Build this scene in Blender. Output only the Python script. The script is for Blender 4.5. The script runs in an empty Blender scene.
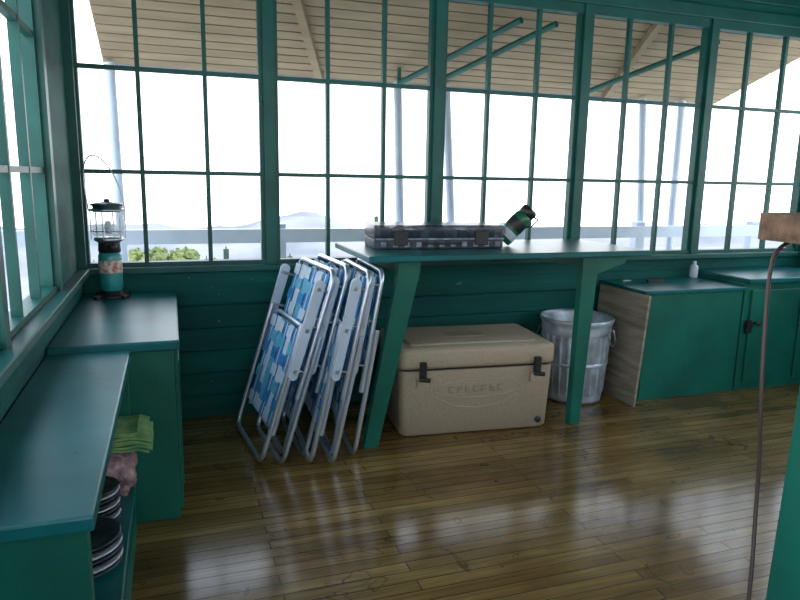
import bpy, math, random
from mathutils import Vector, Matrix, noise
random.seed(7)
scn=bpy.context.scene
col=scn.collection

# ------------------------------------------------------------------ materials
def mat(name,color,rough=.5,metal=0,spec=.5,var=0,vscale=8,stretch=(1,1,1),bump=0,bscale=40,color2=None,coat=0,alpha=1,trans=0,chips=None):
    m=bpy.data.materials.new(name); m.use_nodes=True
    nt=m.node_tree; N=nt.nodes; L=nt.links; b=N['Principled BSDF']
    b.inputs['Base Color'].default_value=(*color,1); b.inputs['Roughness'].default_value=rough
    b.inputs['Metallic'].default_value=metal; b.inputs['Specular IOR Level'].default_value=spec
    b.inputs['Coat Weight'].default_value=coat
    b.inputs['Alpha'].default_value=alpha; b.inputs['Transmission Weight'].default_value=trans
    tc=N.new('ShaderNodeTexCoord'); mp=N.new('ShaderNodeMapping'); mp.inputs['Scale'].default_value=stretch
    L.new(tc.outputs['Object'],mp.inputs['Vector'])
    if var or color2:
        n=N.new('ShaderNodeTexNoise'); n.inputs['Scale'].default_value=vscale; n.inputs['Detail'].default_value=5
        L.new(mp.outputs[0],n.inputs['Vector'])
        r=N.new('ShaderNodeValToRGB')
        c2=color2 if color2 else tuple(c*(1-var) for c in color)
        c1=color if color2 else tuple(min(1,c*(1+var)) for c in color)
        r.color_ramp.elements[0].position=.35; r.color_ramp.elements[1].position=.65
        r.color_ramp.elements[0].color=(*c2,1); r.color_ramp.elements[1].color=(*c1,1)
        L.new(n.outputs['Fac'],r.inputs['Fac']); out=r.outputs[0]
        if chips:   # small flakes of worn paint
            n4=N.new('ShaderNodeTexNoise'); n4.inputs['Scale'].default_value=28; n4.inputs['Detail'].default_value=3
            L.new(tc.outputs['Object'],n4.inputs['Vector'])
            r4=N.new('ShaderNodeValToRGB'); r4.color_ramp.elements[0].position=.725; r4.color_ramp.elements[1].position=.74
            L.new(n4.outputs['Fac'],r4.inputs['Fac'])
            mx=N.new('ShaderNodeMixRGB'); L.new(r4.outputs[0],mx.inputs[0]); L.new(out,mx.inputs[1]); mx.inputs[2].default_value=(*chips,1)
            out=mx.outputs[0]
        L.new(out,b.inputs['Base Color'])
    if bump:
        n2=N.new('ShaderNodeTexNoise'); n2.inputs['Scale'].default_value=bscale; n2.inputs['Detail'].default_value=3
        L.new(mp.outputs[0],n2.inputs['Vector'])
        bp=N.new('ShaderNodeBump'); bp.inputs['Strength'].default_value=bump; bp.inputs['Distance'].default_value=.01
        L.new(n2.outputs['Fac'],bp.inputs['Height']); L.new(bp.outputs[0],b.inputs['Normal'])
    return m

def floor_material():
    m=bpy.data.materials.new('varnished_strip_floor'); m.use_nodes=True
    nt=m.node_tree;N=nt.nodes;L=nt.links;b=N['Principled BSDF']
    tc=N.new('ShaderNodeTexCoord')
    br=N.new('ShaderNodeTexBrick'); br.offset=.37; br.offset_frequency=2
    br.inputs['Scale'].default_value=1; br.inputs['Brick Width'].default_value=1.1; br.inputs['Row Height'].default_value=.052
    br.inputs['Mortar Size'].default_value=.0020; br.inputs['Mortar Smooth'].default_value=.3; br.inputs['Bias'].default_value=0
    br.inputs['Color1'].default_value=(.20,.120,.034,1); br.inputs['Color2'].default_value=(.34,.225,.078,1)
    br.inputs['Mortar'].default_value=(.025,.013,.005,1)
    L.new(tc.outputs['Object'],br.inputs['Vector'])
    mp=N.new('ShaderNodeMapping'); mp.inputs['Scale'].default_value=(1.2,22,1); L.new(tc.outputs['Object'],mp.inputs['Vector'])
    n=N.new('ShaderNodeTexNoise'); n.inputs['Scale'].default_value=3; n.inputs['Detail'].default_value=7; L.new(mp.outputs[0],n.inputs['Vector'])
    r=N.new('ShaderNodeValToRGB'); r.color_ramp.elements[0].position=.3;r.color_ramp.elements[0].color=(.55,.5,.46,1)
    r.color_ramp.elements[1].position=.7;r.color_ramp.elements[1].color=(1.15,1.1,1.05,1)
    L.new(n.outputs['Fac'],r.inputs['Fac'])
    mx=N.new('ShaderNodeMixRGB'); mx.blend_type='MULTIPLY'; mx.inputs['Fac'].default_value=1
    L.new(br.outputs['Color'],mx.inputs[1]); L.new(r.outputs[0],mx.inputs[2])
    n3=N.new('ShaderNodeTexNoise'); n3.inputs['Scale'].default_value=2.3; n3.inputs['Detail'].default_value=6; L.new(tc.outputs['Object'],n3.inputs['Vector'])
    r3=N.new('ShaderNodeValToRGB'); r3.color_ramp.elements[0].position=.35;r3.color_ramp.elements[0].color=(.6,.54,.5,1)
    r3.color_ramp.elements[1].position=.6;r3.color_ramp.elements[1].color=(1,1,1,1); L.new(n3.outputs['Fac'],r3.inputs['Fac'])
    mx2=N.new('ShaderNodeMixRGB'); mx2.blend_type='MULTIPLY'; mx2.inputs['Fac'].default_value=1
    L.new(mx.outputs[0],mx2.inputs[1]); L.new(r3.outputs[0],mx2.inputs[2])
    vo=N.new('ShaderNodeTexNoise'); vo.inputs['Scale'].default_value=4; vo.inputs['Detail'].default_value=1; vo.inputs['Distortion'].default_value=2.5
    L.new(tc.outputs['Object'],vo.inputs['Vector'])
    rv=N.new('ShaderNodeValToRGB'); e=rv.color_ramp.elements
    e[0].position=.66; e[0].color=(1,1,1,1); e[1].position=.69; e[1].color=(1,1,1,1); k=e.new(.675); k.color=(.35,.33,.32,1)
    L.new(vo.outputs['Fac'],rv.inputs['Fac'])
    mx3=N.new('ShaderNodeMixRGB'); mx3.blend_type='MULTIPLY'; mx3.inputs['Fac'].default_value=1
    L.new(mx2.outputs[0],mx3.inputs[1]); L.new(rv.outputs[0],mx3.inputs[2])
    L.new(mx3.outputs[0],b.inputs['Base Color'])
    r4=N.new('ShaderNodeMapRange'); r4.inputs['To Min'].default_value=.06; r4.inputs['To Max'].default_value=.28
    L.new(n3.outputs['Fac'],r4.inputs['Value']); L.new(r4.outputs[0],b.inputs['Roughness'])
    bp=N.new('ShaderNodeBump'); bp.inputs['Strength'].default_value=.35; bp.inputs['Distance'].default_value=.004
    ad=N.new('ShaderNodeMath'); ad.operation='MULTIPLY_ADD'; ad.inputs[1].default_value=-1.0
    L.new(br.outputs['Fac'],ad.inputs[0]); L.new(n3.outputs['Fac'],ad.inputs[2])
    L.new(ad.outputs[0],bp.inputs['Height']); L.new(bp.outputs[0],b.inputs['Normal'])
    b.inputs['Specular IOR Level'].default_value=.6
    return m

teal=mat('teal_paint',(.004,.118,.082),.45,spec=.4,var=.25,vscale=3,bump=.15,bscale=25,chips=(.05,.10,.09))
teal_wall=mat('teal_wall_paint',(.003,.085,.074),.7,spec=.22,var=.3,vscale=2,stretch=(.5,1,4),bump=.25,bscale=18,chips=(.12,.2,.2))
teal_top=mat('teal_counter_sky_tint',(.004,.112,.118),.34,spec=.4,var=.25,vscale=4,bump=.12,bscale=14,chips=(.01,.04,.045))  # teal with the sky's blue reflection on the tops put into the colour
teal_frame=mat('teal_window_backlit',(.002,.080,.068),.45,spec=.4,var=.2,vscale=6)  # darker teal: the backlit shade of the frames is put into the colour
darkin=mat('dark_gap',(.004,.02,.02),.8)
gapm=mat('plank_gap_shadow',(.05,.04,.025),.9)
floor_m=floor_material()
soffit=mat('weathered_plank',(.205,.17,.105),.7,var=.14,vscale=3,stretch=(.8,4,1),bump=.1)
white_p=mat('white_exterior_paint',(.36,.44,.54),.5,var=.08,vscale=4)
deckm=mat('deck_boards',(.5,.44,.34),.8,var=.2,vscale=6)
alu=mat('aluminium_tube',(.62,.68,.76),.33,metal=.85)
armm=mat('white_plastic',(.46,.54,.64),.4,var=.06)
webb=mat('blue_webbing',(.02,.22,.52),.7,var=.25,vscale=40)
webl=mat('light_blue_webbing',(.10,.42,.62),.7,var=.2,vscale=40)
webw=mat('white_webbing',(.56,.68,.78),.7,var=.08,vscale=40)
tan=mat('speckled_tan_plastic',(.48,.39,.285),.5,vscale=220,color2=(.36,.285,.20),bump=.25,bscale=150)
tand=mat('embossed_tan_plastic',(.33,.27,.195),.5,vscale=220,color2=(.26,.21,.15))
black=mat('black_rubber',(.012,.013,.015),.45)
galv=mat('galvanised_steel',(.50,.58,.66),.42,metal=.55,var=.25,vscale=14)
ply=mat('weathered_plywood',(.30,.25,.19),.8,var=.3,vscale=4,stretch=(1,1,9),bump=.3)
darkgreen=mat('dark_green_enamel',(.01,.05,.045),.3)
steel=mat('steel',(.5,.52,.55),.3,metal=.9)
glass=mat('frosted_globe_glass',(.75,.8,.8),.15,alpha=.35)
propane=mat('teal_propane_steel',(.02,.27,.26),.35)
label=mat('paper_label',(.7,.67,.6),.6,vscale=60,color2=(.5,.12,.08))
smoke=mat('smoked_clear_plastic',(.025,.04,.06),.3,alpha=.72,spec=.3)
organ=mat('grey_plastic_tray',(.03,.04,.055),.5,var=.5,vscale=25,spec=.3)
tray2=mat('pale_compartment_plastic',(.17,.21,.28),.4,var=.5,vscale=30)
greenb=mat('green_bottle',(.01,.12,.06),.3)
cloth=mat('green_cloth',(.10,.32,.13),.9,vscale=22,color2=(.30,.42,.16),bump=.5,bscale=60)
pinkbag=mat('pink_plastic_bag',(.45,.26,.26),.3,vscale=14,color2=(.12,.10,.14),bump=1,bscale=30)
chinad=mat('dark_glazed_plate',(.03,.035,.05),.2)
chinaw=mat('white_plate_rim',(.5,.56,.62),.25)
slabm=mat('rough_sawn_wood',(.17,.10,.06),.7,var=.4,vscale=5,stretch=(1.5,8,8),bump=.4)
cordm=mat('brown_cord',(.05,.028,.025),.5)
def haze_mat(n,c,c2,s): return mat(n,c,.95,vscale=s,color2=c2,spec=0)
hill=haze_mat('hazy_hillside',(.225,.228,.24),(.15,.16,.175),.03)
treem=haze_mat('conifer_foliage',(.07,.11,.07),(.035,.06,.045),2)
bushm=haze_mat('yellow_green_foliage',(.20,.23,.09),(.11,.14,.07),1.5)  # muted yellow-green is the leaf colour itself

# ------------------------------------------------------------------ mesh builder
class B:
    def __init__(s): s.v=[];s.f=[];s.mi=[];s.sm=[];s.mats=[]
    def m(s,mt):
        if mt not in s.mats: s.mats.append(mt)
        return s.mats.index(mt)
    def add(s,vs,fs,mt,smooth=False,M=None):
        o=len(s.v); k=s.m(mt)
        for p in vs:
            p=Vector(p)
            if M is not None: p=M@p
            s.v.append(p)
        for f in fs: s.f.append([i+o for i in f]); s.mi.append(k); s.sm.append(smooth)
    def box(s,x0,x1,y0,y1,z0,z1,mt,M=None):
        vs=[(x0,y0,z0),(x1,y0,z0),(x1,y1,z0),(x0,y1,z0),(x0,y0,z1),(x1,y0,z1),(x1,y1,z1),(x0,y1,z1)]
        fs=[(0,3,2,1),(4,5,6,7),(0,1,5,4),(1,2,6,5),(2,3,7,6),(3,0,4,7)]
        s.add(vs,fs,mt,False,M)
    def hexa(s,bot,top,mt):
        s.add(list(bot)+list(top),[(0,3,2,1),(4,5,6,7),(0,1,5,4),(1,2,6,5),(2,3,7,6),(3,0,4,7)],mt)
    def prism(s,poly,axis,a0,a1,mt,M=None):
        n=len(poly)
        def P(p,a):
            if axis=='y': return (p[0],a,p[1])
            if axis=='x': return (a,p[0],p[1])
            return (p[0],p[1],a)
        vs=[P(p,a0) for p in poly]+[P(p,a1) for p in poly]
        fs=[tuple(range(n)),tuple(range(2*n-1,n-1,-1))]+[(i,i+n,(i+1)%n+n,(i+1)%n) for i in range(n)]
        s.add(vs,fs,mt,False,M)
    def rbox(s,x0,x1,y0,y1,z0,z1,r,mt,M=None,seg=4,rt=0):
        def ring(inset,z):
            pts=[]
            rr=max(r-inset,.001)
            for cx,cy,a0 in ((x1-r,y1-r,0),(x0+r,y1-r,90),(x0+r,y0+r,180),(x1-r,y0+r,270)):
                for i in range(seg+1):
                    a=math.radians(a0+90*i/seg); pts.append((cx+rr*math.cos(a),cy+rr*math.sin(a),z))
            return pts
        rings=[]
        if rt:
            for k in range(4):
                a=math.pi/2*k/3; rings.append(ring(rt*(1-math.sin(a)),z0+rt*(1-math.cos(a))))
            for k in range(4):
                a=math.pi/2*k/3; rings.append(ring(rt*(1-math.cos(a)),z1-rt*(1-math.sin(a))))
        else: rings=[ring(0,z0),ring(0,z1)]
        n=len(rings[0]); vs=[p for q in rings for p in q]; fs=[]
        for j in range(len(rings)-1):
            for i in range(n): fs.append((j*n+i,j*n+(i+1)%n,(j+1)*n+(i+1)%n,(j+1)*n+i))
        s.add(vs,fs,mt,True,M)
        s.add(rings[0],[tuple(range(n-1,-1,-1))],mt,False,M); s.add(rings[-1],[tuple(range(n))],mt,False,M)
    def tube(s,pts,r,mt,seg=8,M=None,closed=False):
        P=[Vector(p) for p in pts]; n=len(P); vs=[];fs=[]
        up=None
        for i,p in enumerate(P):
            if closed: t=(P[(i+1)%n]-P[i-1]).normalized()
            elif i==0: t=(P[1]-P[0]).normalized()
            elif i==n-1: t=(P[-1]-P[-2]).normalized()
            else: t=((P[i+1]-p).normalized()+(p-P[i-1]).normalized()).normalized()
            if up is None:
                up=t.orthogonal().normalized()
            up=(up-t*up.dot(t)).normalized(); sd=t.cross(up)
            for k in range(seg):
                a=2*math.pi*k/seg; vs.append(p+up*math.cos(a)*r+sd*math.sin(a)*r)
        for i in range(n if closed else n-1):
            for k in range(seg):
                j=(i+1)%n; fs.append((i*seg+k,i*seg+(k+1)%seg,j*seg+(k+1)%seg,j*seg+k))
        s.add(vs,fs,mt,True,M)
        if not closed:
            s.add(vs[:seg],[tuple(range(seg-1,-1,-1))],mt,False,M); s.add(vs[-seg:],[tuple(range(seg))],mt,False,M)
    def lathe(s,c,prof,mt,seg=32,M=None,flute=0,nf=24,smooth=True):
        vs=[];fs=[]
        for (r,z) in prof:
            for k in range(seg):
                a=2*math.pi*k/seg; rr=r*(1+(flute*math.cos(a*nf) if r>.02 else 0))
                vs.append((c[0]+rr*math.cos(a),c[1]+rr*math.sin(a),c[2]+z))
        for j in range(len(prof)-1):
            for k in range(seg): fs.append((j*seg+k,j*seg+(k+1)%seg,(j+1)*seg+(k+1)%seg,(j+1)*seg+k))
        s.add(vs,fs,mt,smooth,M)
    def done(s,name,parent=None,bevel=0,M=None):
        me=bpy.data.meshes.new(name); me.from_pydata(s.v,[],s.f)
        for m_ in s.mats: me.materials.append(m_)
        for i,p in enumerate(me.polygons): p.material_index=s.mi[i]; p.use_smooth=s.sm[i]
        me.update()
        o=bpy.data.objects.new(name,me); col.objects.link(o)
        if M is not None: o.matrix_world=M
        if parent: o.parent=parent
        if bevel:
            md=o.modifiers.new('bevel','BEVEL'); md.width=bevel; md.segments=2; md.limit_method='ANGLE'; md.angle_limit=math.radians(50)
        return o
def empty(name,loc=(0,0,0)):
    o=bpy.data.objects.new(name,None); col.objects.link(o); o.empty_display_size=.1; return o
def arc_u(y0,y1,zt,zb,r,n=6):
    pts=[(y0,zb)]
    for i in range(n+1):
        a=math.pi-math.pi/2*i/n; pts.append((y0+r+r*math.cos(a),zt-r+r*math.sin(a)))
    for i in range(n+1):
        a=math.pi/2-math.pi/2*i/n; pts.append((y1-r+r*math.cos(a),zt-r+r*math.sin(a)))
    pts.append((y1,zb)); return pts

W=4.5; Z0,Z1,Z2,Z3=2.167,1.71,1.241,.811; CE=2.38
# ------------------------------------------------------------------ room shell
b=B(); b.box(-.06,W+.06,-W-.06,.06,-.08,0,floor_m); b.done('floor')
b=B(); b.box(-.1,W+.1,-W-.1,.1,CE,CE+.06,teal)
for i in range(20): b.box(0,W,-.225*i-.012,-.225*i,CE-.006,CE,darkin)
b.done('ceiling')

def window_wall(tag,T,solid=0.0,idx=0,detail=True):
    b=B(); b.box(0,W,0,.1,0,Z3-.045,teal_wall,T)
    if detail:
        z=.0
        while z<Z3-.13:
            h=.118
            b.prism([(-.014,z+.002),(-.018,z+h-.012),(-.010,z+h-.004),(0,z+h-.002),(0,z+.002)],'x',0,W,teal_wall,T); z+=h
        b.box(0,W,-.024,0,Z3-.115,Z3-.05,teal_wall,T)
    b.box(0,W,0,.1,Z0+.05,CE,teal_wall,T)
    if solid: b.box(0,solid,0,.1,Z3-.045,Z0+.05,teal_wall,T)
    b.done('wall_'+tag)
    t=B()
    t.box(0,W,-.05,.0,Z3-.05,Z3-.02,teal_frame,T)
    t.box(0,W,-.022,.0,Z0+.05,Z0+.12,teal_frame,T); t.box(0,W,-.03,0,CE-.045,CE,teal_frame,T)
    t.done('trim_%d'%idx,bevel=.004)
    s=solid; k=0
    while s<W-.3:
        e=min(s+.9,W); f=B()
        f.box(s-.027 if s>0 else 0,s+.027,-.012,.08,Z3-.045,Z0+.05,teal_frame,T)
        if e>=W-.01: f.box(W-.027,W,-.012,.08,Z3-.045,Z0+.05,teal_frame,T)
        f.box(s+.027,e-.027,.0,.06,Z3-.045,Z3,teal_frame,T); f.box(s+.027,e-.027,.0,.06,Z0,Z0+.05,teal_frame,T)
        for q in (s+.027,e-.047): f.box(q,q+.02,.01,.05,Z3,Z0,teal_frame,T)
        for j in (1,2):
            u=s+(e-s)*j/3; f.box(u-.010,u+.010,.01,.04,Z3,Z0,teal_frame,T)
        for zz in (Z1,Z2): f.box(s+.027,e-.027,.012,.038,zz-.010,zz+.010,teal_frame,T)
        f.done('window_%d'%(idx*10+k+1)); s=e; k+=1
window_wall('north',Matrix.Identity(4),0,0)
TW=Matrix(((0,-1,0,0),(-1,0,0,0),(0,0,1,0),(0,0,0,1)))
window_wall('west',TW,.62,1)
TE=Matrix(((0,1,0,W),(-1,0,0,0),(0,0,1,0),(0,0,0,1)))
window_wall('east',TE,0,2)
TS=Matrix(((1,0,0,0),(0,-1,0,-W),(0,0,1,0),(0,0,0,1)))
window_wall('south',TS,0,3)
b=B(); b.box(0,.035,-.035,0,Z3-.02,CE,teal_frame); b.done('trim_corner')

# ------------------------------------------------------------------ exterior
def shutter(x0,x1,name,n=13):
    b=B(); y0,z0,y1,z1=.10,2.28,1.28,1.90
    H=[(0,3,2,1),(4,5,6,7),(0,1,5,4),(1,2,6,5),(2,3,7,6),(3,0,4,7)]
    for i in range(n):
        a=i/n; c=(i+1)/n-.011
        ya,za=y0+(y1-y0)*a,z0+(z1-z0)*a; yb,zb=y0+(y1-y0)*c,z0+(z1-z0)*c
        b.add([(x0,ya,za),(x1,ya,za),(x1,yb,zb),(x0,yb,zb),(x0,ya,za+.02),(x1,ya,za+.02),(x1,yb,zb+.02),(x0,yb,zb+.02)],H,soffit)
    b.add([(x0,y0,z0+.02),(x1,y0,z0+.02),(x1,y1,z1+.02),(x0,y1,z1+.02),(x0,y0,z0+.035),(x1,y0,z0+.035),(x1,y1,z1+.035),(x0,y1,z1+.035)],H,gapm)
    b.box(x0,x1,y1,y1+.03,z1-.02,z1+.05,white_p)
    return b.done(name)
sh1=shutter(.06,2.295,'storm_shutter'); sh2=shutter(2.296,W+.35,'storm_shutter.001')
b=B()
for x in (1.0,3.3):
    b.add([(x,.12,2.22),(x+.05,.12,2.22),(x+.45,1.25,1.86),(x+.40,1.25,1.86),(x,.12,2.27),(x+.05,.12,2.27),(x+.45,1.25,1.91),(x+.40,1.25,1.91)],
      [(0,3,2,1),(4,5,6,7),(0,1,5,4),(1,2,6,5),(2,3,7,6),(3,0,4,7)],soffit)
b.done('diagonal_braces',sh1)
b=B()
for x in (1.93,2.16,3.35):
    b.tube([(x,1.05,1.87),(x+.42,.14,2.13)],.02,teal_frame,8)
    b.tube([(x,1.05,1.87),(x,1.05,1.97)],.014,teal_frame,8)
b.done('support_arms',sh1)
b=B()
for x0,x1 in ((.10,.13),(1.97,2.02),(2.34,2.46),(4.06,4.16),(4.45,4.40)):
    b.tube([(x0,1.2,1.90),(x1,1.14,-.09)],.03,white_p,10)
b.done('prop_poles',sh1)
b=B(); b.box(-1.3,W+1.3,.98,1.02,.80,.89,white_p); b.box(-1.3,W+1.3,.98,1.02,.35,.42,white_p)
for x in (-1.25,-.1,1.1,2.8,4.0,5.2): b.box(x-.04,x+.04,1.02,1.09,-.1,.92,white_p)
b.box(-1.30,-1.26,-W,1.0,.80,.89,white_p); b.box(-1.30,-1.26,-W,1.0,.35,.42,white_p)
b.done('catwalk_railing')
b=B()
for i in range(8): b.box(-1.3,W+1.3,.1+.13*i,.22+.13*i,-.14,-.1,deckm)
for i in range(9): b.box(-1.3+.13*i,-1.18+.13*i,-W,.1,-.14,-.1,deckm)
b.done('catwalk_deck')
# terrain
vs=[];fs=[];nx,ny=150,80
for j in range(ny):
    for i in range(nx):
        d=12+ (j/(ny-1))**1.5*500; azd=-75+170*i/(nx-1); az=math.radians(azd)
        x=.4+d*math.sin(az); y=-3.4+d*math.cos(az)
        rd=max(0,1-abs(d-420)/200)
        crest=-32+11*math.exp(-((azd-10.5)/3.6)**2)+5*math.exp(-((azd-24)/5)**2)+8*math.exp(-((azd-44)/6)**2)+3*math.exp(-((azd+4)/6)**2)
        z=-12-34*min(1,(d-12)/100) ; z=z*(1-rd)+crest*rd
        nz=noise.noise(Vector((x*.012,y*.012,3)))*6+noise.noise(Vector((x*.05,y*.05,7)))*3
        vs.append((x,y,z+nz*min(1,d/150)))
for j in range(ny-1):
    for i in range(nx-1): a=j*nx+i; fs.append((a,a+1,a+nx+1,a+nx))
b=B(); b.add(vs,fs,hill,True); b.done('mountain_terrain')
def conifer(az,dist,ztop,h,mt,bb,wd=.16):
    x=.42+dist*math.sin(math.radians(az)); y=-3.4+dist*math.cos(math.radians(az))
    n=11
    for k in range(n):
        z=ztop-h*k/n; r=h*wd*(k+1)/n*random.uniform(.8,1.15)
        pr=[(r,-h/n*1.6),(r*.55,-h/n*.9),(.02,0)]
        b_=[]; seg=14
        off=random.random()*6
        for (rr,zz) in pr:
            for q in range(seg):
                a=off+2*math.pi*q/seg; m_=rr*(1+.45*((q*7+k*3)%5/5-.4)) if rr>.03 else rr
                b_.append((x+m_*math.cos(a),y+m_*math.sin(a),z+zz+random.uniform(-.08,.08)))
        f=[(j*seg+q,j*seg+(q+1)%seg,(j+1)*seg+(q+1)%seg,(j+1)*seg+q) for j in range(2) for q in range(seg)]
        bb.add(b_,f,mt)
    bb.tube([(x,y,ztop-h*1.6),(x,y,ztop-.1)],.1,mt,6)
b=B()
for az,d,zt,h in ((4.2,25,-1.35,6),(2.6,29,-2.2,6),(16.9,30,-.4,5),(9.5,26,-1.75,6),(10.4,28,-2.2,6),(26,34,-3.0,7),(33,30,-2.5,7),(-6,30,-2.4,7),(36,38,-3.3,7),(39,34,-2.8,7)): conifer(az,d,zt,h,treem,b,.13)
b.done('conifer_trees')
def crown(az,dist,ztop,r,bb):
    x=.42+dist*math.sin(math.radians(az)); y=-3.4+dist*math.cos(math.radians(az))
    for q in range(60):
        c=Vector((x+random.uniform(-r,r),y+random.uniform(-r,r)*.5,ztop-r*.3-abs(random.gauss(0,r*.8))))
        rr=r*random.uniform(.07,.20); vv=[];ff=[];n=7;m=5
        for j in range(m+1):
            th=math.pi*j/m
            for i in range(n):
                ph=2*math.pi*i/n; k=rr*random.uniform(.55,1.45)
                vv.append((c.x+k*math.sin(th)*math.cos(ph),c.y+k*math.sin(th)*math.sin(ph),c.z+k*math.cos(th)))
        for j in range(m):
            for i in range(n): ff.append((j*n+i,(j+1)*n+i,(j+1)*n+(i+1)%n,j*n+(i+1)%n))
        bb.add(vv,ff,bushm)
    bb.tube([(x,y,ztop-9),(x,y,ztop-r*.5)],.12,bushm,6)
b=B()
for az,d,zt,r in ((-2.4,18.5,-.75,.55),(-1.2,19,-.6,.7),(.2,19,-.65,.7),(1.6,18.5,-.85,.6),(5.2,18.5,-1.05,.4),(8.5,18.5,-.95,.4),(11.5,18,-1.0,.5),(13.2,18.5,-1.05,.5),(-6,18,-1.0,.7)): crown(az,d,zt,r,b)
b.done('yellow_green_shrubs')  # shrubs with yellow-green leaves

# ------------------------------------------------------------------ left cabinets
p=empty('corner_cabinet')
b=B(); b.box(.02,.41,-1.05,-.03,.0,.640,teal); b.done('body',p,.004)
b=B(); b.box(.02,.43,-1.085,-.03,.640,.675,teal_top); b.done('top',p,.006)
b=B(); b.box(.41,.422,-1.03,-.05,.03,.63,teal); b.box(.422,.427,-.96,-.12,.09,.57,teal); b.done('door',p,.003)
p=empty('open_shelf_counter')
b=B(); b.box(.02,.274,-2.245,-1.088,.622,.652,teal_top); b.done('top',p,.005)
b=B(); b.box(.02,.262,-2.235,-2.205,0,.622,teal); b.box(.02,.262,-1.12,-1.092,0,.622,teal)
b.box(.02,.035,-2.205,-1.12,0,.622,teal); b.box(.24,.262,-2.205,-1.12,.0,.09,teal)
b.box(.035,.272,-2.205,-1.12,.20,.222,teal_top)
b.done('frame_and_shelf',p,.003)
def stack(name,cx,cy,z,r,n,st=.012):
    b=B()
    for i in range(n):
        zz=z+st*i
        b.lathe((cx,cy,zz),[(.001,.0),(r*.6,.0),(r*.95,.012),(r,.016),(r*.94,.018),(r*.6,.006),(.001,.006)],chinaw if i%3==1 else chinad,28)
    b.done(name)
stack('stacked_plates',.165,-1.66,.223,.10,7)
stack('stacked_plates.001',.17,-1.43,.223,.075,9)
def blob(name,c,s,mt,nz=.25,f=9,seed=0,boxy=.6):
    vs=[];fs=[];n=36;m=20
    for j in range(m+1):
        th=math.pi*j/m
        for i in range(n):
            ph=2*math.pi*i/n
            d=Vector((math.sin(th)*math.cos(ph),math.sin(th)*math.sin(ph),math.cos(th)))
            q=Vector([math.copysign(abs(k)**boxy,k) for k in d])
            w=1+nz*noise.noise(d*f*.35+Vector((seed,0,0)))-.08*abs(noise.noise(d*f+Vector((seed,4,0))))
            vs.append((c[0]+q.x*s[0]*w,c[1]+q.y*s[1]*w,min(c[2]+s[2],max(c[2]+q.z*s[2]*w,c[2]-s[2]))))
    for j in range(m):
        for i in range(n): fs.append((j*n+i,(j+1)*n+i,(j+1)*n+(i+1)%n,j*n+(i+1)%n))
    b=B(); b.add(vs,fs,mt,True); return b.done(name)
blob('plastic_bag',(.19,-1.235,.300),(.085,.070,.077),pinkbag,.35,12,2)
b=B()
for i in range(7):
    n=14;z=.383+.009*i
    vs=[];fs=[]
    ext=.012*math.sin(i*2.1)
    for k in range(n+1):
        x=.10+(.225+ext)*k/n; dz=.002*math.sin(k*1.1+i)-.012*max(0,(k-12)/2)
        for y in (-1.315+.004*(i%3),-1.15-.003*(i%2)):
            vs+= [(x,y,z+dz),(x,y,z+dz+.0075)]
    for k in range(n):
        o=4*k; fs+=[(o,o+2,o+6,o+4),(o+1,o+5,o+7,o+3),(o,o+4,o+5,o+1),(o+2,o+3,o+7,o+6)]
    fs+=[(0,1,3,2),(4*n,4*n+2,4*n+3,4*n+1)]
    b.add(vs,fs,cloth,False)
b.done('folded_cloth')

# ------------------------------------------------------------------ lantern
p=empty('camping_lantern'); c=(.15,-.16,.675)
b=B()
b.lathe(c,[(.001,0),(.075,0),(.078,.008),(.06,.016),(.045,.03),(.042,.05)],black,24)
for k in range(4):
    a=math.pi/4+k*math.pi/2
    b.rbox(.03,.095,-.014,.014,0,.014,.006,black,Matrix.Translation(Vector(c))@Matrix.Rotation(a,4,'Z'))
b.done('base',p)
b=B(); b.lathe(c,[(.042,.03),(.049,.04),(.05,.06),(.05,.19),(.045,.205),(.03,.215),(.014,.22),(.014,.24)],propane,28)
b.lathe(c,[(.0505,.115),(.0507,.116),(.0507,.170),(.0505,.171)],label,28); b.done('propane_cylinder',p)
b=B(); b.lathe(c,[(.014,.195),(.040,.200),(.048,.212),(.046,.250)],black,24); b.lathe(c,[(.044,.250),(.058,.258),(.062,.262),(.062,.274),(.001,.275)],steel,24)
b.tube([(c[0],c[1]-.04,c[2]+.235),(c[0]+.02,c[1]-.075,c[2]+.235)],.010,black,8)
b.lathe((0,0,0),[(.001,0),(.018,0),(.018,.014),(.001,.014)],black,12,Matrix.Translation((c[0]+.02,c[1]-.07,c[2]+.235))@Matrix.Rotation(math.pi/2,4,'X')); b.done('burner',p)
b=B(); b.lathe(c,[(.056,.274),(.068,.29),(.072,.33),(.068,.37),(.058,.39)],glass,28); b.done('globe',p)
b=B(); b.lathe(c,[(.001,.29),(.012,.29),(.017,.32),(.010,.345),(.001,.348)],webw,12); b.done('mantle',p)
b=B()
b.lathe(c,[(.055,.388),(.074,.392),(.076,.40),(.06,.404)],steel,24)
b.lathe(c,[(.06,.404),(.062,.414),(.072,.418),(.066,.424),(.04,.430),(.012,.433),(.012,.444),(.001,.446)],darkgreen,24)
for k in range(6):
    a=k*math.pi/3+.3; b.tube([(c[0]+.073*math.cos(a),c[1]+.073*math.sin(a),c[2]+.268),(c[0]+.073*math.cos(a),c[1]+.073*math.sin(a),c[2]+.395)],.0025,steel,6)
for zz in (.305,): b.tube([(c[0]+.074*math.cos(2*math.pi*k/24),c[1]+.074*math.sin(2*math.pi*k/24),c[2]+zz) for k in range(24)],.002,steel,6,None,True)
b.done('vent_cap',p)
b=B(); pts=[]
for i in range(17):
    a=math.pi*i/16; pts.append((c[0]-.045*math.sin(a)-.078*math.cos(a),c[1]+.02*math.cos(a),c[2]+.39+.245*math.sin(a)**.8))
b.tube(pts,.003,steel,6); b.done('bail_handle',p)

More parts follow.
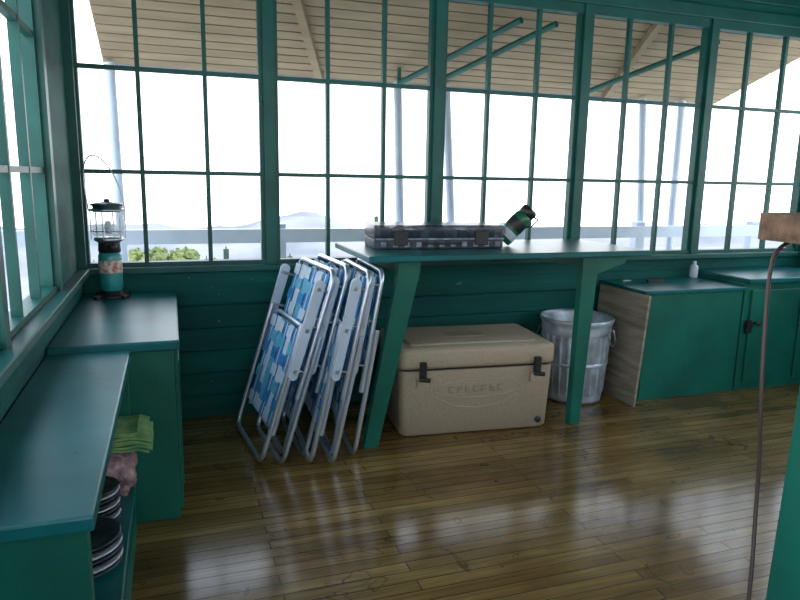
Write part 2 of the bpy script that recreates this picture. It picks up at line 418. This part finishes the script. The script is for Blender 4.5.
# ------------------------------------------------------------------ folding lawn chairs
def lawn_chair(x0,y0,lean,yaw,h=.88):
    p=empty('folding_lawn_chair')
    M=Matrix.Translation((x0,y0,.014))@Matrix.Rotation(yaw,4,'Z')@Matrix.Rotation(lean,4,'Y')
    w=.25;r=.0115
    def U(x,y0,y1,zt,zb,rr=.05): return [(x,a,z) for a,z in arc_u(y0,y1,zt,zb,rr)]
    def D(x,y0,y1,zb,zt,rr=.05): return [(x,a,zb+zt-z) for a,z in arc_u(y0,y1,zt,zb,rr)]
    b=B(); b.tube(U(.02,-w,w,h,.30),r,alu,8,M); b.done('back_frame',p)
    b=B(); b.tube(U(-.03,-w+.03,w-.03,.60,.12),r,alu,8,M); b.tube([(-.03,-w+.03,.14),(-.03,w-.03,.14)],r,alu,8,M); b.done('seat_frame',p)
    b=B(); b.tube(D(-.055,-w,w,.0,.62),r,alu,8,M); b.done('front_legs',p)
    b=B(); b.tube(D(.045,-w+.01,w-.01,.0,.58),r,alu,8,M); b.done('rear_legs',p)
    b=B()
    for y in (-w-.022,w+.022):
        poly=[]
        for i in range(9):
            a=math.pi*i/8; poly.append((-.037+.022*math.cos(a),.80+.022*math.sin(a)))
        for i in range(9):
            a=math.pi+math.pi*i/8; poly.append((-.037+.018*math.cos(a),.40+.018*math.sin(a)))
        b.prism(poly,'y',y-.011,y+.011,armm,M)
        for z in (.42,.62,.78): b.tube([(-.055,y*.93,z),(.03,y*.93,z)],.006,steel,6,M)
        for z in (.42,.60,.78): b.box(-.045,-.029,y-.0125,y+.0125,z-.008,z+.008,steel,M)
    b.done('armrests',p)
    b=B()
    for (xx,za,zb,ww,n,hn) in ((.02,.42,h-.02,w-.008,6,7),(-.03,.14,.585,w-.038,6,7)):
        st=2*ww/n
        for i in range(n):
            yc=-ww+st*(i+.5); mt=(webb,webw,webb,webl,webw,webb)[i%6]
            b.box(xx-.0155,xx-.0135,yc-st*.42,yc+st*.42,za,zb,mt,M)
            if mt is webb: b.box(xx-.0162,xx-.0156,yc-.006,yc+.006,za,zb,webw,M)
        sh=(zb-za)/hn
        for j in range(hn):
            zc=za+sh*(j+.5); mt=(webw,webb,webl)[j%3]
            for i in range(n):
                yc=-ww+st*(i+.5); off=.019 if (i+j)%2 else -.005
                b.box(xx-off-.001,xx-off+.001,yc-st*.5,yc+st*.5,zc-sh*.4,zc+sh*.4,mt,M)
    b.done('webbing',p)
    return p
lawn_chair(.765,-.47,math.radians(17.5),math.radians(6),.87)
lawn_chair(.885,-.41,math.radians(15),math.radians(3),.87)
lawn_chair(1.005,-.53,math.radians(12.5),math.radians(-2),.85)
lawn_chair(1.120,-.47,math.radians(10),math.radians(-3),.84)

# ------------------------------------------------------------------ wall table
p=empty('wall_table')
b=B(); b.box(1.22,2.70,-.69,-.055,.872,.90,teal_top); b.done('top',p,.005)
b=B(); b.box(1.40,1.44,-.60,-.06,.80,.872,teal); b.box(2.37,2.41,-.60,-.06,.80,.872,teal)
b.done('rails',p,.003)
b=B()
b.prism([(1.215,.0),(1.285,.0),(1.475,.82),(1.475,.872),(1.37,.872),(1.37,.82)],'y',-.645,-.60,teal); b.done('leg_1',p,.004)
b=B()
b.prism([(2.315,.0),(2.375,.0),(2.42,.78),(2.58,.83),(2.60,.872),(2.33,.872),(2.33,.78)],'y',-.645,-.60,teal); b.done('leg_2',p,.004)
p=empty('tackle_organizer_box')
T=Matrix.Translation((1.66,-.33,.90))@Matrix.Rotation(math.radians(-4),4,'Z')
b=B(); b.rbox(-.33,.33,-.13,.13,0,.05,.03,organ,T,4,.008); b.done('tray',p)
b=B(); b.rbox(-.33,.33,-.13,.13,.053,.115,.03,smoke,T,4,.01)
b.done('lid',p)
b=B()
for k in range(9): b.box(-.30+.066*k,-.25+.066*k,-.12,.0,.05,.092,(organ,tray2,chinad,tray2)[k%4],T)
for k in range(6): b.box(-.28+.1*k,-.21+.1*k,.01,.11,.05,.09,(tray2,organ)[k%2],T)
b.box(-.325,.325,-.133,-.128,.046,.054,tray2,T)
for k in range(11): b.box(-.30+.058*k,-.275+.058*k,-.1315,-.129,.012,.036,tray2,T)
b.done('contents',p)
b=B()
for x in (-.24,.17): b.box(x,x+.07,-.142,-.128,.02,.088,black,T)
b.box(-.1,.1,-.15,-.135,.025,.035,black,T)
b.done('latches',p,.003)
p=empty('green_bottle')
T=Matrix.Translation((2.045,-.36,.950))@Matrix.Rotation(math.radians(-20),4,'Z')@Matrix.Rotation(math.radians(42),4,'Y')@Matrix.Scale(1.25,4)
b=B(); b.lathe((0,0,0),[(.001,-.02),(.034,-.02),(.038,-.012),(.038,.10),(.034,.115),(.022,.13)],greenb,24,T)
b.lathe((0,0,0),[(.0385,.0),(.039,.002),(.039,.03),(.0385,.032)],chinaw,24,T)
b.lathe((0,0,0),[(.0385,.045),(.039,.047),(.039,.085),(.0385,.087)],black,24,T); b.done('body',p)
b=B(); b.lathe((0,0,0),[(.024,.115),(.034,.12),(.034,.145),(.028,.152),(.001,.153)],black,20,T)
b.tube([(.03,0,.135),(.052,0,.14),(.052,0,.10),(.037,0,.085)],.004,black,6,T); b.done('cap',p)

# ------------------------------------------------------------------ cooler
p=empty('cooler')
T=Matrix.Translation((1.82,-.385,0))@Matrix.Rotation(math.radians(-5),4,'Z')
b=B()
def taper_rbox(b,hx0,hy0,z0,hx1,hy1,z1,r,mt,T,seg=5):
    rings=[]
    for hx,hy,z in ((hx0-.012,hy0-.012,z0),(hx0,hy0,z0+.012),(hx1,hy1,z1)):
        q=[]
        for sx,sy,a0 in ((1,1,0),(-1,1,90),(-1,-1,180),(1,-1,270)):
            for i in range(seg+1):
                a=math.radians(a0+90*i/seg); q.append((sx*(hx-r)+r*math.cos(a),sy*(hy-r)+r*math.sin(a),z))
        rings.append(q)
    n=len(rings[0]); vs=[x for q in rings for x in q]
    fs=[(j*n+i,j*n+(i+1)%n,(j+1)*n+(i+1)%n,(j+1)*n+i) for j in range(2) for i in range(n)]
    b.add(vs,fs,mt,True,T); b.add(rings[0],[tuple(range(n-1,-1,-1))],mt,False,T); b.add(rings[-1],[tuple(range(n))],mt,False,T)
taper_rbox(b,.384,.222,.006,.396,.237,.335,.035,tan,T)
b.done('body',p)
b=B(); b.rbox(-.404,.404,-.244,.244,.343,.445,.04,tan,T,5,.022)
b.rbox(-.33,.33,-.17,.17,.44,.452,.03,tan,T,4,.005)
b.rbox(-.10,.10,-.05,.05,.45,.455,.03,tand,T,4)
b.done('lid',p)
b=B(); b.rbox(-.385,.385,-.226,.226,.33,.346,.035,black,T); b.done('gasket',p)
b=B()
for x in (-.285,.30):
    b.box(x-.016,x+.016,-.264,-.240,.30,.385,black,T); b.tube([(x-.02,-.264,.305),(x+.03,-.275,.30)],.011,black,8,T)
    b.rbox(x-.03,x+.03,-.25,-.232,.262,.30,.008,tan,T)
b.done('latches',p,.003)
b=B()
pts=[(.0+.22*math.cos(a),-.2325,.235+.045*math.sin(a)) for a in [2*math.pi*i/32 for i in range(32)]]
b.tube(pts,.0035,tan,6,T,True)
b.tube([(-.22,-.231,.20),(-.12,-.229,.15),(0,-.228,.135),(.12,-.229,.15),(.22,-.231,.20)],.004,tan,6,T)
for k in range(7):   # raised lettering blocks inside the oval
    x=-.135+.042*k
    b.box(x-.0135,x-.0075,-.2365,-.228,.219,.252,tand,T)
    for zz in ((.219,.246),(.233,.246),(.219,.233))[k%3]: b.box(x-.0075,x+.0115,-.2365,-.228,zz,zz+.006,tand,T)
for x in (-.30,.18): b.rbox(x,x+.12,-.20,-.10,0,.014,.01,black,T)
for x in (-.30,.18): b.rbox(x,x+.12,.10,.20,0,.014,.01,black,T)
b.done('embossing_and_feet',p)
b=B()
for s in (-1,1):
    b.box(s*.385-.02,s*.385+.02,-.09,-.06,.27,.32,tan,T); b.box(s*.385-.02,s*.385+.02,.06,.09,.27,.32,tan,T)
    b.tube([(s*.405,-.075,.30),(s*.42,-.07,.22),(s*.425,0,.19),(s*.42,.07,.22),(s*.405,.075,.30)],.008,black,8,T)
b.lathe((0,0,0),[(.001,0),(.016,0),(.016,.012),(.001,.012)],black,14,T@Matrix.Translation((.33,-.220,.05))@Matrix.Rotation(math.pi/2,4,'X'))
b.done('handles_and_drain',p)

# ------------------------------------------------------------------ trash can
p=empty('galvanized_trash_can'); c=(2.59,-.245,0)
b=B()
b.lathe(c,[(.001,.01),(.155,.01),(.16,0),(.163,.02),(.165,.05)],galv,96)
b.lathe(c,[(.165,.05),(.168,.07),(.178,.22),(.188,.37),(.19,.39)],galv,192,None,.03,24)
b.lathe(c,[(.19,.39),(.194,.40),(.196,.42),(.194,.435),(.198,.45),(.205,.462),(.208,.475),(.204,.482),(.195,.478),(.19,.46),(.17,.06),(.15,.03),(.001,.03)],galv,96)
b.lathe(c,[(.181,.215),(.187,.222),(.187,.232),(.182,.24)],galv,64)
b.done('body',p)
b=B()
for s in (-1,1):
    b.tube([(c[0]+s*.195,c[1]-.06,.41),(c[0]+s*.215,c[1]-.05,.35),(c[0]+s*.215,c[1],.33),(c[0]+s*.215,c[1]+.05,.35),(c[0]+s*.195,c[1]+.06,.41)],.005,steel,8,Matrix.Translation(Vector(c))@Matrix.Rotation(-.9,4,'Z')@Matrix.Translation(-Vector(c)))
b.done('bail_handles',p)

b=B(); b.add([(2.822,-.50,0),(2.836,-.50,0),(2.836,-.06,0),(2.822,-.06,0),(2.868,-.50,.625),(2.882,-.50,.625),(2.882,-.06,.625),(2.868,-.06,.625)],
 [(0,3,2,1),(4,5,6,7),(0,1,5,4),(1,2,6,5),(2,3,7,6),(3,0,4,7)],ply); b.done('plywood_board')

# ------------------------------------------------------------------ right cabinets
p=empty('storage_chest')
b=B(); b.box(2.90,3.60,-.43,-.03,0,.62,teal); b.box(2.905,2.93,-.438,-.43,.02,.61,teal); b.done('body',p,.004)
b=B(); b.box(2.885,3.605,-.45,-.03,.62,.645,teal_top); b.done('lid',p,.005)
b=B(); b.rbox(3.10,3.22,-.20,-.18,.645,.665,.005,black); b.box(3.0,3.06,-.10,-.06,.645,.65,steel); b.done('handle',p)
p=empty('low_cabinet')
b=B(); b.box(3.612,4.46,-.43,-.03,0,.66,teal); b.done('body',p,.004)
b=B(); b.box(3.61,4.465,-.46,-.03,.66,.69,teal_top); b.done('top',p,.005)
b=B(); b.box(3.66,4.03,-.445,-.43,.05,.62,teal); b.box(4.06,4.42,-.445,-.43,.05,.62,teal); b.done('doors',p,.004)
b=B(); b.lathe((0,0,0),[(.001,0),(.008,0),(.008,.012),(.016,.02),(.016,.028),(.001,.03)],black,14,Matrix.Translation((3.70,-.445,.42))@Matrix.Rotation(math.pi/2,4,'X')); b.box(3.63,3.67,-.455,-.445,.36,.44,black); b.done('knob_and_latch',p)
b=B(); b.lathe((3.55,-.075,.645),[(.001,0),(.024,0),(.026,.005),(.026,.07),(.02,.08),(.012,.085),(.012,.105),(.001,.106)],chinaw,20); b.done('white_jar')

# ------------------------------------------------------------------ instrument stand at right + cord
p=empty('instrument_stand')
b=B()
b.hexa([(1.492,-2.95,0),(2.25,-2.95,0),(2.25,-2.53,0),(1.492,-2.53,0)],[(1.530,-2.90,1.10),(2.18,-2.90,1.10),(2.18,-2.53,1.10),(1.530,-2.53,1.10)],teal)
b.done('pedestal',p,.006)
b=B(); b.rbox(1.483,2.25,-2.92,-2.42,1.133,1.183,.03,slabm); b.box(1.54,2.15,-2.88,-2.50,1.10,1.133,slabm); b.done('wooden_top',p,.004)
cu=bpy.data.curves.new('power_cord','CURVE'); cu.dimensions='3D'; cu.bevel_depth=.0038; cu.bevel_resolution=2
sp=cu.splines.new('NURBS'); P=[(1.54,-2.455,1.128),(1.52,-2.455,1.12),(1.502,-2.455,1.09),(1.484,-2.475,.98),(1.468,-2.50,.836),(1.480,-2.505,.70),(1.478,-2.510,.62),(1.445,-2.55,.464),(1.40,-2.58,.25),(1.36,-2.60,.05),(1.30,-2.64,.006),(1.1,-2.8,.006)]
sp.points.add(len(P)-1)
for i,q in enumerate(P): sp.points[i].co=(*q,1)
sp.use_endpoint_u=True; sp.order_u=3
cu.materials.append(cordm); o=bpy.data.objects.new('power_cord',cu); col.objects.link(o)

# ------------------------------------------------------------------ world & light
w=bpy.data.worlds.new('sky'); scn.world=w; w.use_nodes=True
N=w.node_tree.nodes; L=w.node_tree.links; bg=N['Background']
tc=N.new('ShaderNodeTexCoord'); sx=N.new('ShaderNodeSeparateXYZ'); L.new(tc.outputs['Generated'],sx.inputs[0])
r=N.new('ShaderNodeValToRGB'); r.color_ramp.elements[0].position=0; r.color_ramp.elements[0].color=(.96,.97,1,1)
r.color_ramp.elements[1].position=.8; r.color_ramp.elements[1].color=(.55,.73,1,1)
e=r.color_ramp.elements.new(.18); e.color=(.93,.96,1,1)
L.new(sx.outputs['Z'],r.inputs['Fac']); L.new(r.outputs[0],bg.inputs['Color']); bg.inputs['Strength'].default_value=1.7
s=bpy.data.lights.new('sun','SUN'); s.energy=3.0; s.angle=.01; s.color=(1,.95,.86)
so=bpy.data.objects.new('sun',s); col.objects.link(so); so.rotation_euler=(math.radians(-32),math.radians(10),0)

scn.view_settings.view_transform='Standard'; scn.view_settings.look='None'; scn.view_settings.exposure=1.15

# ------------------------------------------------------------------ camera
yaw,pt,rl,f=.3326,.1828,.0183,660.97
F=Vector((math.sin(yaw)*math.cos(pt),math.cos(yaw)*math.cos(pt),-math.sin(pt)))
Rt=Vector((math.cos(yaw),-math.sin(yaw),0)); U=Rt.cross(F)
R2=Rt*math.cos(rl)+U*math.sin(rl); U2=-Rt*math.sin(rl)+U*math.cos(rl)
cd=bpy.data.cameras.new('camera'); co=bpy.data.objects.new('camera',cd); col.objects.link(co)
cd.sensor_width=36; cd.lens=f/800*36; cd.clip_start=.05; cd.clip_end=2000
co.matrix_world=Matrix(((R2.x,U2.x,-F.x,.4241),(R2.y,U2.y,-F.y,-3.4124),(R2.z,U2.z,-F.z,1.2365),(0,0,0,1)))
scn.camera=co
